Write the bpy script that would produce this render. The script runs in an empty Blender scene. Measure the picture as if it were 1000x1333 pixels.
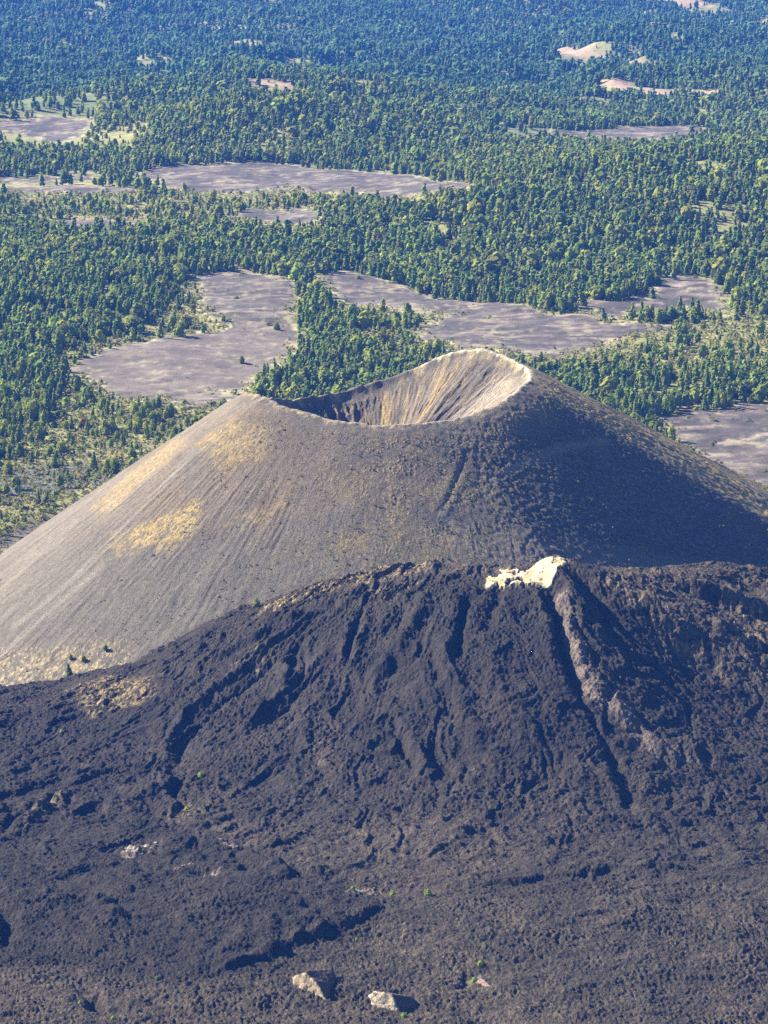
import bpy, math, random
import numpy as np

rng = np.random.default_rng(7)
random.seed(7)
S = bpy.context.scene
COL = S.collection

# ------------------------------------------------------------------ camera
H = 920.0
PITCH = math.radians(11.15)
F = 5730.0                      # focal length in photo pixels (photo 1000 x 1333)
cp, sp = math.cos(PITCH), math.sin(PITCH)

def ray(px, py):
    a = (px - 500.0) / F
    b = -(py - 666.5) / F
    return np.array([a, cp + b * sp, -sp + b * cp])

def at(px, py, D):              # the point at forward distance D seen at a photo pixel
    d = ray(px, py)
    t = D / d[1]
    return np.array([d[0] * t, D, H + d[2] * t])

def project(x, y, z):
    zc = z - H
    fw = y * cp - zc * sp
    up = y * sp + zc * cp
    return 500 + F * x / fw, 666.5 - F * up / fw

# ------------------------------------------------------------------ noise
_pt = np.random.default_rng(11)
PERM = _pt.permutation(4096).astype(np.int64)
GA = _pt.random(4096) * 2 * np.pi
GX, GY = np.cos(GA), np.sin(GA)
RV = _pt.random((4096, 3))

def _h(i, j, s=0):
    return PERM[(PERM[(i + s * 131) & 4095] + j + s * 17) & 4095]

def perlin(x, y, s=0):
    xi = np.floor(x).astype(np.int64); yi = np.floor(y).astype(np.int64)
    xf = x - xi; yf = y - yi
    u = xf * xf * xf * (xf * (xf * 6 - 15) + 10)
    v = yf * yf * yf * (yf * (yf * 6 - 15) + 10)
    def g(i, j, a, b):
        k = _h(i, j, s)
        return GX[k] * a + GY[k] * b
    n00 = g(xi, yi, xf, yf); n10 = g(xi + 1, yi, xf - 1, yf)
    n01 = g(xi, yi + 1, xf, yf - 1); n11 = g(xi + 1, yi + 1, xf - 1, yf - 1)
    return ((n00 * (1 - u) + n10 * u) * (1 - v) + (n01 * (1 - u) + n11 * u) * v) * 1.5

def fbm(x, y, s=0, o=4, g=0.5):
    r = 0; a = 1.0; t = 0
    for i in range(o):
        r = r + a * perlin(x, y, s + i); t += a
        x = x * 2.03 + 3.1; y = y * 2.03 - 1.7; a *= g
    return r / t

def ridged(x, y, s=0, o=3, g=0.5):
    r = 0; a = 1.0; t = 0
    for i in range(o):
        r = r + a * (1 - 2 * np.abs(perlin(x, y, s + i))); t += a
        x = x * 2.07 + 1.3; y = y * 2.07 + 5.1; a *= g
    return r / t

def worley(x, y, s=0):
    xi = np.floor(x).astype(np.int64); yi = np.floor(y).astype(np.int64)
    best = np.full(x.shape, 9.0); idv = np.zeros(x.shape)
    for i in (-1, 0, 1):
        for j in (-1, 0, 1):
            k = _h(xi + i, yi + j, s)
            dx = xi + i + RV[k, 0] - x; dy = yi + j + RV[k, 1] - y
            d = dx * dx + dy * dy
            m = d < best
            best = np.where(m, d, best); idv = np.where(m, RV[k, 2], idv)
    return np.sqrt(best), idv

def sstep(a, b, x):
    t = np.clip((x - a) / (b - a), 0, 1)
    return t * t * (3 - 2 * t)

def smax(a, b, k):
    h = np.clip(0.5 + 0.5 * (a - b) / k, 0, 1)
    return b * (1 - h) + a * h + k * h * (1 - h)

# ------------------------------------------------------------------ terrain height functions
CX, CD = 0.5, 4400.0            # centre of the crater
_RP = np.array([0, 20, 45, 60, 75, 90, 110, 130, 150, 165, 180, 200, 215, 230, 250, 270, 300, 330, 345, 360.])
_RZ = np.array([193, 197, 206, 198, 182, 166, 152, 150, 158, 168, 175, 184, 186, 180, 172, 168, 170, 185, 190, 193.])
RHO = 144.0

def rim_z(ph):
    return np.interp(np.degrees(ph) % 360, _RP, _RZ)

_SP = np.array([0, 40, 90, 140, 180, 215, 250, 270, 300, 325, 345, 360.])
_SS = np.array([.53, .56, .60, .66, .70, .69, .64, .61, .59, .585, .54, .53])

def cone_z(x, y, detail=False):
    dx, dy = x - CX, y - CD
    r = np.hypot(dx, dy) + 1e-6
    ph = np.arctan2(dy, dx)
    dg = np.degrees(ph) % 360
    s = np.interp(dg, _SP, _SS)
    # the worn flat facet between the sharp right ridge and the front
    d = (dg - 323.0 + 180) % 360 - 180
    hw = 24.0
    k = np.cos(np.radians(np.clip(d, -hw, hw))) / math.cos(math.radians(hw)) - 1
    k = np.where(np.abs(d) < hw, k, 0) * 1.6
    rho = RHO * (1 + 0.02 * np.sin(3 * ph + 1) + 0.012 * np.sin(7 * ph))
    rz = rim_z(ph)
    out = rz - s * ((r - rho) + np.maximum(r - rho, 0) * k * np.clip((r - rho) / 40, 0, 1))
    # rounded shoulder
    sh = np.maximum(r - rho, 0)
    out = out + s * 6 * (1 - np.exp(-sh / 9))
    ins = rz - 0.74 * (rho - r) - 5 * (1 - np.exp(-np.maximum(rho - r, 0) / 4.0))
    ins = smax(ins, 98 + 0 * r, 18)
    z = np.where(r > rho, out, ins)
    return z

def gauss(x, y, cx, cy, sx, sy, a, rot=0.0):
    dx, dy = x - cx, y - cy
    if rot:
        c, s_ = math.cos(rot), math.sin(rot)
        dx, dy = dx * c + dy * s_, -dx * s_ + dy * c
    return a * np.exp(-(dx / sx) ** 2 - (dy / sy) ** 2)

def terr(x, y):
    z = -62 * (1 - sstep(3850, 4750, y))
    z = z + gauss(x, y, 560, 7300, 470, 520, 64) + gauss(x, y, 180, 7050, 240, 330, 26)
    z = z + gauss(x, y, 1050, 7500, 500, 650, 50)
    z = z + gauss(x, y, -270, 8700, 230, 300, 72) + gauss(x, y, 30, 8850, 250, 300, 36)
    z = z + gauss(x, y, -520, 6350, 260, 420, 24)
    z = z + gauss(x, y, -60, 9700, 420, 300, 62) + gauss(x, y, 620, 10300, 520, 350, 48) + gauss(x, y, 740, 12950, 520, 560, 72) + gauss(x, y, -300, 10500, 260, 420, 40)
    z = z + gauss(x, y, -620, 9300, 300, 330, 44)
    z = z - gauss(x, y, -62, 5445, 52, 62, 15)
    z = z - 330 * sstep(6800, 15000, y) + sstep(17500, 26000, y) * 800
    w = sstep(8600, 10500, y)
    z = z + w * (88 * fbm(x / 620 + 3, y / 900, 21, 3) + 24 * ridged(x / 330, y / 520, 24, 2))
    w2 = sstep(4600, 6500, y)
    z = z + (2.0 + 9 * w2) * fbm(x / 230, y / 200, 5, 3) * sstep(4500, 5000, y)
    return z

# lava field: smooth surface through points read off the photograph
_LP = [(-150, 905, 3985), (0, 906, 3990), (100, 891, 3995), (200, 864, 3985), (330, 798, 3935), (400, 772, 3905), (450, 758, 3885),
       (560, 740, 3850), (640, 741, 3820), (690, 745, 3800), (720, 733, 3795), (760, 746, 3810), (800, 750, 3840), (900, 745, 3905),
       (1000, 752, 3985), (1150, 765, 4040),
       (0, 1000, 3680), (250, 950, 3690), (450, 900, 3650), (600, 880, 3600), (700, 900, 3555), (800, 880, 3590), (900, 900, 3620), (1000, 900, 3640),
       (-150, 1010, 3660), (1150, 910, 3660),
       (150, 1050, 3500), (300, 1050, 3470), (500, 1050, 3430), (750, 1050, 3395), (1000, 1050, 3420), (1150, 1050, 3430),
       (-150, 1180, 3230), (100, 1180, 3210), (300, 1180, 3180), (500, 1190, 3160), (700, 1190, 3140), (900, 1180, 3150), (1150, 1180, 3160),
       (-150, 1333, 2980), (200, 1333, 2970), (500, 1333, 2950), (800, 1333, 2930), (1150, 1333, 2930)]
_pts = [at(*p) for p in _LP]
for p in list(_pts[:16]):                       # behind the crest it drops out of sight to the cone's foot
    _pts.append(np.array([p[0] * 1.04, p[1] + 150, min(p[2] - 30, 26.0)]))
    _pts.append(np.array([p[0] * 1.07, p[1] + 260, min(p[2] - 75, -30.0)]))
for q in (-500, -250, 0, 250, 500):
    _pts.append(np.array([q, 2550.0, -44.0])); _pts.append(np.array([q, 2300.0, -50.0]))
for q in (3000, 3300, 3600, 3900):
    _pts.append(np.array([-620.0, q, -46.0])); _pts.append(np.array([640.0, q, 0.0]))
_P = np.array(_pts); _PS = 400.0

def _rk(d2):
    return np.where(d2 > 1e-12, d2 * np.log(np.maximum(d2, 1e-12)), 0) * 0.5

def _rbf_fit(P, lam=2e-4):
    n = len(P); X = P[:, :2] / _PS
    d2 = ((X[:, None] - X[None]) ** 2).sum(-1)
    A = np.zeros((n + 3, n + 3)); A[:n, :n] = _rk(d2) + lam * np.eye(n)
    A[:n, n] = 1; A[:n, n + 1:] = X; A[n, :n] = 1; A[n + 1:, :n] = X.T
    return np.linalg.solve(A, np.concatenate([P[:, 2], np.zeros(3)])), X
_W, _X = _rbf_fit(_P)

def lava_macro(x, y):
    xs, ys = np.asarray(x, float) / _PS, np.asarray(y, float) / _PS
    r = _W[-3] + _W[-2] * xs + _W[-1] * ys
    for w, c in zip(_W[:-3], _X):
        r = r + w * _rk((xs - c[0]) ** 2 + (ys - c[1]) ** 2)
    return r

def hit(px, py, fn, d0, d1, n=1600):
    d = ray(px, py)
    D = np.linspace(d0, d1, n); t = D / d[1]
    X = d[0] * t; Z = H + d[2] * t
    g = fn(X, D)
    b = np.nonzero(Z <= g)[0]
    if len(b) == 0:
        return np.array([X[-1], D[-1], g[-1]])
    i = b[0]
    return np.array([X[i], D[i], g[i]])

def on_ground(px, py): return hit(px, py, terr, 4300, 19000, 2600)
def on_cone(px, py): return hit(px, py, lambda x, y: smax(cone_z(x, y), terr(x, y) - 4, 14), 3850, 4900, 900)
def on_lava(px, py): return hit(px, py, lava_macro, 2650, 4150, 900)

# ------------------------------------------------------------------ shapes drawn on the land
def seg_dist(X, Y, L, closed=False):
    """distance, parameter 0..1 along, signed side (positive = left of travel)."""
    L = np.asarray(L)[:, :2]
    if closed:
        L = np.vstack([L, L[:1]])
    seg = np.hypot(*(L[1:] - L[:-1]).T); tot = seg.sum(); acc = 0
    best = np.full(X.shape, 1e18); par = np.zeros(X.shape); side = np.zeros(X.shape)
    for a, b, l in zip(L[:-1], L[1:], seg):
        ex, ey = b - a
        wx, wy = X - a[0], Y - a[1]
        t = np.clip((wx * ex + wy * ey) / (l * l + 1e-9), 0, 1)
        d = (wx - t * ex) ** 2 + (wy - t * ey) ** 2
        m = d < best
        best = np.where(m, d, best); par = np.where(m, (acc + t * l) / tot, par)
        side = np.where(m, np.sign(ex * wy - ey * wx), side)
        acc += l
    return np.sqrt(best), par, side

def inside(X, Y, L):
    L = np.asarray(L)[:, :2]; c = np.zeros(X.shape, bool)
    j = len(L) - 1
    for i in range(len(L)):
        xi, yi = L[i]; xj, yj = L[j]
        if yi != yj:
            c ^= ((yi > Y) != (yj > Y)) & (X < (xj - xi) * (Y - yi) / (yj - yi) + xi)
        j = i
    return c

def area(X, Y, L, soft):
    """0..1 mask of a polygon with a soft edge."""
    L = np.asarray(L)[:, :2]
    lo = L.min(0) - 3 * soft; hi = L.max(0) + 3 * soft
    m = (X > lo[0]) & (X < hi[0]) & (Y > lo[1]) & (Y < hi[1])
    r = np.zeros(X.shape)
    if m.any():
        x, y = X[m], Y[m]
        d = seg_dist(x, y, L, True)[0]
        d = np.where(inside(x, y, L), d, -d)
        r[m] = sstep(-soft, soft, d)
    return r

def line(X, Y, L, reach):
    L = np.asarray(L)[:, :2]
    lo = L.min(0) - reach; hi = L.max(0) + reach
    m = (X > lo[0]) & (X < hi[0]) & (Y > lo[1]) & (Y < hi[1])
    return m, (seg_dist(X[m], Y[m], L) if m.any() else None)

G = lambda pts: [on_ground(*p) for p in pts]
CN = lambda pts: [on_cone(*p) for p in pts]
LV = lambda pts: [on_lava(*p) for p in pts]

ASH = [G(p) for p in (
    [(250, 362), (300, 347), (370, 360), (395, 380), (390, 400), (370, 420), (400, 440), (380, 460), (350, 485), (300, 510), (210, 525), (145, 515), (75, 480), (160, 450), (250, 435), (300, 425), (270, 410), (255, 385)],
    [(405, 360), (460, 350), (505, 368), (550, 380), (600, 393), (670, 395), (710, 408), (790, 420), (900, 422), (860, 432), (800, 442), (780, 454), (720, 464), (650, 459), (590, 452), (540, 440), (560, 418), (600, 410), (540, 407), (500, 398), (450, 402), (425, 380)],
    [(170, 229), (210, 220), (310, 212), (380, 215), (450, 222), (500, 225), (575, 236), (622, 243), (575, 249), (530, 257), (500, 260), (450, 253), (370, 246), (280, 252), (220, 246), (195, 236)],
    [(-60, 231), (120, 229), (190, 238), (60, 237), (-60, 237)], [(-60, 243), (150, 243), (205, 249), (90, 252), (-60, 251)],
    [(-40, 160), (0, 158), (60, 151), (120, 156), (110, 174), (85, 187), (30, 179), (0, 168), (-40, 165)],
    [(700, 174), (760, 172), (810, 166), (915, 163), (930, 170), (895, 178), (860, 187), (800, 184), (750, 181)],
    [(295, 286), (325, 273), (415, 268), (418, 287), (350, 293)],
    [(60, 288), (140, 283), (210, 290), (150, 298), (75, 296)],
    [(750, 396), (845, 386), (860, 366), (900, 359), (940, 367), (930, 385), (950, 402), (860, 406), (780, 412)],
    [(840, 545), (900, 535), (1000, 527), (1150, 518), (1150, 660), (1000, 660), (930, 620), (880, 580)],
    [(215, 518), (290, 510), (330, 514), (290, 530), (230, 534)],
)]
PALE = [G(p) for p in (
    [(717, 65), (740, 60), (780, 70), (830, 78), (878, 83), (840, 88), (780, 81), (735, 72)],
    [(762, 108), (825, 112), (930, 118), (945, 122), (860, 122), (800, 116)],
    [(255, 98), (320, 103), (390, 111), (390, 117), (330, 113), (265, 107)],
    [(862, -2), (905, -6), (950, 2), (880, 7)],
)]
MEADOW = [G(p) for p in (
    [(605, 105), (690, 107), (745, 113), (690, 115), (620, 111)],
    [(205, 37), (280, 36), (275, 44), (210, 44)], [(430, 65), (475, 66), (470, 72), (432, 72)],
    [(180, 78), (260, 95), (240, 112), (190, 104)], [(0, 130), (160, 138), (110, 150), (0, 148)], [(790, 8), (850, 10), (840, 16), (800, 15)],
    [(640, 170), (720, 160), (700, 178)],
)]
# open scrub with scattered trees
SCRUB = [(G(p), dn) for p, dn in (
    ([(90, 498), (210, 525), (330, 512), (330, 560), (200, 600), (-60, 625), (-60, 560), (60, 560)], .40),
    ([(540, 408), (660, 450), (780, 456), (860, 432), (1000, 415), (1100, 420), (1100, 475), (900, 490), (660, 482), (560, 470)], .17),
    ([(-60, 255), (90, 251), (220, 247), (420, 250), (540, 258), (440, 268), (300, 292), (150, 300), (-60, 290)], .42),
    ([(-60, 615), (215, 574), (215, 600), (160, 640), (60, 720), (-60, 760)], .08),
    ([(220, 375), (255, 362), (275, 410), (300, 425), (160, 452), (70, 485), (60, 470), (180, 430)], .35),
    ([(600, 390), (720, 403), (760, 418), (900, 420), (960, 400), (1000, 405), (900, 432), (700, 412)], .35),
    ([(130, 165), (200, 160), (180, 200), (130, 200), (0, 200), (0, 168), (85, 190)], .4),
    ([(490, 405), (600, 410), (560, 420), (540, 440), (600, 452), (560, 470), (500, 480), (470, 440)], .35),
    ([(840, 552), (1000, 532), (1150, 520), (1150, 660), (1000, 660)], .02),
)]

def land_masks(x, y, soft=20):
    wx = x + 30 * fbm(x / 50, y / 70, 40, 4) + 5 * perlin(x / 9, y / 12, 44)
    wy = y + 75 * fbm(x / 50 + 9, y / 70, 41, 4) + 14 * perlin(x / 9, y / 12, 45)
    ash = np.zeros(x.shape)
    for p in ASH: ash = np.maximum(ash, area(wx, wy, p, soft))
    pale = np.zeros(x.shape)
    for p in PALE: pale = np.maximum(pale, area(wx, wy, p, 8))
    mead = np.zeros(x.shape)
    for p in MEADOW: mead = np.maximum(mead, area(wx, wy, p, 20))
    dens = np.ones(x.shape)
    for p, d in SCRUB:
        a = area(wx, wy, p, 22); dens = np.minimum(dens, 1 - a * (1 - d))
    return ash, pale, mead, dens

# ------------------------------------------------------------------ mesh helpers
def mesh_from(name, V, Fc, n, mats, col=None, smooth=False, layers=None):
    """V (N,3), Fc (M,n) -> mesh datablock; col (N,3) or (N,4) point colours."""
    me = bpy.data.meshes.new(name)
    V = np.ascontiguousarray(V, np.float32); Fc = np.ascontiguousarray(Fc, np.int32)
    me.vertices.add(len(V)); me.vertices.foreach_set('co', V.ravel())
    me.loops.add(Fc.size); me.loops.foreach_set('vertex_index', Fc.ravel())
    me.polygons.add(len(Fc)); me.polygons.foreach_set('loop_start', np.arange(0, Fc.size, n, dtype=np.int32))
    try: me.polygons.foreach_set('loop_total', np.full(len(Fc), n, np.int32))
    except Exception: pass
    me.polygons.foreach_set('use_smooth', np.full(len(Fc), smooth, bool))
    me.update(calc_edges=True)
    for nm, c in ([('Col', col)] if col is not None else []) + list((layers or {}).items()):
        c = np.asarray(c, np.float32)
        if c.ndim == 1: c = np.repeat(c[:, None], 3, 1)
        c4 = np.ones((len(V), 4), np.float32); c4[:, :3] = c[:, :3]
        at_ = me.attributes.new(nm, 'FLOAT_COLOR', 'POINT'); at_.data.foreach_set('color', c4.ravel())
    for m in (mats if isinstance(mats, (list, tuple)) else [mats]): me.materials.append(m)
    me.validate()
    return me

def link(name, me, parent=None):
    o = bpy.data.objects.new(name, me); COL.objects.link(o)
    if parent is not None: o.parent = parent
    return o

def grid_faces(nr, nc, wrap=False):
    i = np.arange(nr - 1)[:, None]; j = np.arange(nc if wrap else nc - 1)[None]
    j2 = (j + 1) % nc
    a = i * nc + j; b = i * nc + j2; c = (i + 1) * nc + j2; d = (i + 1) * nc + j
    return np.stack([a + 0 * b, b, c, d], -1).reshape(-1, 4)

def tag(o, label=None, cat=None, group=None, kind=None):
    if label: o['label'] = label
    if cat: o['category'] = cat
    if group: o['group'] = group
    if kind: o['kind'] = kind
    return o

# ------------------------------------------------------------------ materials
def ground_mat(name, scales, bump, rough=0.95, stretch=None, contrast=0.5, blotch=0.35, vor=0.0):
    m = bpy.data.materials.new(name); m.use_nodes = True
    nt = m.node_tree; N = nt.nodes; Lk = nt.links
    b = N['Principled BSDF']; b.inputs['Roughness'].default_value = rough
    b.inputs['Specular IOR Level'].default_value = 0.15
    tc = N.new('ShaderNodeNewGeometry')
    at_ = N.new('ShaderNodeAttribute'); at_.attribute_name = 'Col'
    prev = at_.outputs['Color']
    hts = []
    src = tc.outputs['Position']
    if stretch:
        mp = N.new('ShaderNodeMapping'); mp.inputs['Scale'].default_value = stretch; mp.inputs['Rotation'].default_value = (0, 0, .25)
        Lk.new(src, mp.inputs['Vector']); src = mp.outputs[0]
    for k, (sc, amt) in enumerate(scales):
        n = N.new('ShaderNodeTexNoise'); n.inputs['Scale'].default_value = sc; n.inputs['Detail'].default_value = 4
        n.inputs['Roughness'].default_value = 0.65
        Lk.new(src, n.inputs['Vector'])
        mr = N.new('ShaderNodeMapRange'); mr.inputs[1].default_value = 0.3; mr.inputs[2].default_value = 0.7
        mr.inputs[3].default_value = 1 - amt; mr.inputs[4].default_value = 1 + amt
        Lk.new(n.outputs['Fac'], mr.inputs[0])
        mx = N.new('ShaderNodeVectorMath'); mx.operation = 'SCALE'
        Lk.new(prev, mx.inputs[0]); Lk.new(mr.outputs[0], mx.inputs['Scale'])
        prev = mx.outputs[0]; hts.append(n.outputs['Fac'])
    Lk.new(prev, b.inputs['Base Color'])
    if bump:
        bp = N.new('ShaderNodeBump'); bp.inputs['Strength'].default_value = 1.0; bp.inputs['Distance'].default_value = bump
        Lk.new(hts[0], bp.inputs['Height']); Lk.new(bp.outputs[0], b.inputs['Normal'])
    return m

def leaf_mat(name, color=None, attr=False):
    m = bpy.data.materials.new(name); m.use_nodes = True
    nt = m.node_tree; N = nt.nodes; Lk = nt.links
    N.remove(N['Principled BSDF'])
    df = N.new('ShaderNodeBsdfDiffuse'); tr = N.new('ShaderNodeBsdfTranslucent'); mx = N.new('ShaderNodeMixShader')
    mx.inputs[0].default_value = 0.40
    g = N.new('ShaderNodeNewGeometry')
    n = N.new('ShaderNodeTexNoise'); n.inputs['Scale'].default_value = 0.55; n.inputs['Detail'].default_value = 3
    Lk.new(g.outputs['Position'], n.inputs['Vector'])
    mr = N.new('ShaderNodeMapRange'); mr.inputs[1].default_value = .3; mr.inputs[2].default_value = .7; mr.inputs[3].default_value = .7; mr.inputs[4].default_value = 1.35
    Lk.new(n.outputs['Fac'], mr.inputs[0])
    sc = N.new('ShaderNodeVectorMath'); sc.operation = 'SCALE'
    if attr:
        a = N.new('ShaderNodeAttribute'); a.attribute_name = 'Col'; Lk.new(a.outputs['Color'], sc.inputs[0])
    else:
        a = N.new('ShaderNodeRGB'); a.outputs[0].default_value = (*color, 1); Lk.new(a.outputs[0], sc.inputs[0])
    Lk.new(mr.outputs[0], sc.inputs['Scale'])
    Lk.new(sc.outputs[0], df.inputs['Color']); Lk.new(sc.outputs[0], tr.inputs['Color'])
    Lk.new(df.outputs[0], mx.inputs[1]); Lk.new(tr.outputs[0], mx.inputs[2])
    Lk.new(mx.outputs[0], N['Material Output'].inputs['Surface'])
    return m

M_land = ground_mat('land', [(0.35, .28), (0.06, .22), (0.012, .15)], 0.6)
M_cone = ground_mat('cinder', [(0.7, .42), (0.22, .22), (0.03, .12)], 1.3)
M_lava = ground_mat('lava', [(0.46, .72), (0.15, .28), (0.02, .2)], 3.4, stretch=(1, .5, .7))
M_rock = ground_mat('rock', [(0.8, .25), (0.2, .2)], 0.5)
M_leafattr = leaf_mat('foliage', attr=True)
M_bark = bpy.data.materials.new('bark'); M_bark.use_nodes = True
_b = M_bark.node_tree.nodes['Principled BSDF']; _b.inputs['Roughness'].default_value = .9
_n = M_bark.node_tree.nodes.new('ShaderNodeTexNoise'); _n.inputs['Scale'].default_value = 2
_r = M_bark.node_tree.nodes.new('ShaderNodeValToRGB'); _r.color_ramp.elements[0].color = (.05, .035, .025, 1); _r.color_ramp.elements[1].color = (.13, .09, .06, 1)
M_bark.node_tree.links.new(_n.outputs['Fac'], _r.inputs[0]); M_bark.node_tree.links.new(_r.outputs[0], _b.inputs['Base Color'])

def mixc(base, c, m):
    return base * (1 - m[:, None]) + np.asarray(c)[None] * m[:, None]

# ------------------------------------------------------------------ the plain and hills
C_ASH = (.043, .038, .033); C_ASHL = (0.120, 0.099, 0.085); C_FLOOR = (.095, .100, .042); C_DRY = (.21, .18, .085)
C_SCRUB = (.130, .135, .046); C_LAVA = (.058, .055, .056)

def build_plain():
    D = np.concatenate([np.linspace(300, 4200, 30)[:-1], 4200 * (18500 / 4200) ** np.linspace(0, 1, 1080), np.linspace(18500, 45000, 45)[1:]])
    u = np.concatenate([np.linspace(-.8, -.125, 25)[:-1], np.linspace(-.125, .125, 560), np.linspace(.125, .8, 25)[1:]])
    X = (D[:, None] * u[None]).ravel(); Y = np.repeat(D, len(u))
    Z = terr(X, Y)
    ash, pale, mead, dens = land_masks(X, Y)
    Z = Z + (1 - ash) * 1.2 * fbm(X / 14, Y / 20, 60, 3) + ash * (1.6 * ridged(X / 70, Y / 50, 62, 3) + .7 * fbm(X / 12, Y / 14, 63, 3))
    r = np.hypot(X - CX, Y - CD)
    Z = Z - 45 * (1 - sstep(330, 470, r))
    Z = Z - 30 * (1 - sstep(3700, 4050, Y)) * (np.abs(X) < 900)
    n1 = fbm(X / 60, Y / 90, 70, 4); n2 = fbm(X / 16, Y / 22, 73, 3)
    near = np.zeros(X.shape); w_ = (Y > 4300) & (np.abs(X) < .125 * Y)
    for q in (45, 100, -25):
        a2, p2, m2, _ = land_masks(X[w_], Y[w_] + q * Y[w_] / 5600)
        near[w_] = np.maximum(near[w_], a2)
    dens = np.minimum(dens, 1 - .75 * near)
    c = np.tile(np.array(C_FLOOR), (len(X), 1))
    sc = sstep(.95, .5, dens)
    c = mixc(c, C_SCRUB, sc)
    c = mixc(c, C_DRY, np.clip(sstep(.05, .45, n1 + .5 * n2) * (.3 + .6 * sc), 0, 1))
    op = fbm(X / 150, Y / 190, 206, 3); c = mixc(c, (.15, .155, .055), sstep(.08, .36, op) * .8)
    c = mixc(c, (.10, .088, .075), sstep(.1, .4, -n1 + .6 * n2) * .22 * sc)
    strk = fbm((X + .35 * Y) / 90, (Y - .2 * X) / 45, 77, 4)
    a = np.tile(np.array(C_ASH), (len(X), 1)) * np.clip(1 + .5 * fbm(X / 110, Y / 150, 78, 3) + .35 * n2, .5, 1.6)[:, None]
    a = mixc(a, C_ASHL, sstep(.0, .36, strk) * .45)
    lines = ridged((X + .5 * Y) / 120 + .4 * n1, (Y - .3 * X) / 40 + .3 * n1, 64, 3)
    a = mixc(a, (0.168, 0.140, 0.116), sstep(.38, .75, lines) * sstep(-.3, .2, n1) * .85)
    a = mixc(a, (.12, .12, .05), sstep(.45, .6, n2 + .35 * n1) * .6)
    a = mixc(a, (0.108, 0.090, 0.076), area(X + 14 * n2, Y + 40 * n1, G([(60, 480), (160, 450), (290, 425), (380, 425), (385, 460), (300, 515), (140, 515)]), 25) * .6)
    a = mixc(a, (.045, .041, .042), sstep(.05, .35, fbm((X - .4 * Y) / 60, (Y + .3 * X) / 40, 79, 4)) * .6)
    a = mixc(a, (.20, .19, .10), sstep(.22, .5, n2 + .5 * n1) * .6)
    c = c * (1 - ash[:, None]) + a * ash[:, None]
    # dry grassy fringe round the bare fields
    edge = np.clip(ash * (1 - ash) * 4, 0, 1)
    c = mixc(c, (.27, .245, .15), edge * sstep(-.2, .3, n2) * .8)
    c = mixc(c, (.085, .110, .040), mead * sstep(-.5, .1, n2 + .5 * n1))
    c = mixc(c, (.225, .160, .112), pale * np.clip(.8 + .5 * n2, 0, 1))
    # cart track and dark lava on the far left, brown apron below it
    tm, td = line(X, Y, G([(-60, 622), (0, 610), (60, 603), (100, 592), (150, 586), (215, 581)]), 40)
    if tm.any():
        c[tm] = mixc(c[tm], C_ASHL, sstep(9, 3, td[0]) * .9)
    dk = area(X + 10 * n2, Y + 30 * n1, G([(-60, 640), (20, 612), (130, 600), (185, 602), (150, 626), (60, 650), (-60, 660)]), 14)
    c = mixc(c, (.07, .068, .075), dk * .85)
    br = area(X + 10 * n2, Y + 20 * n1, G([(-80, 735), (0, 705), (60, 675), (125, 640), (110, 665), (60, 700), (0, 760), (-80, 800)]), 12)
    c = mixc(c, (.13, .112, .085), br)
    c = mixc(c, C_LAVA, 1 - sstep(3700, 4150, Y))
    me = mesh_from('land', np.stack([X, Y, Z], 1), grid_faces(len(D), len(u)), 4, M_land, c, smooth=True)
    o = link('plain', me); tag(o, 'wide plain of purple grey ash fields and scrub with wooded hills behind the volcano', kind='structure')
build_plain()

# ------------------------------------------------------------------ the cinder cone
def cone_full(X, Y):
    z = cone_z(X, Y)
    r = np.hypot(X - CX, Y - CD)
    base = terr(X, Y) - 4 - 14 * sstep(480, 640, r)
    return smax(z, base, 12)

RIMPATH = CN([(430, 546), (480, 551), (540, 553.5), (590, 548)])

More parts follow.
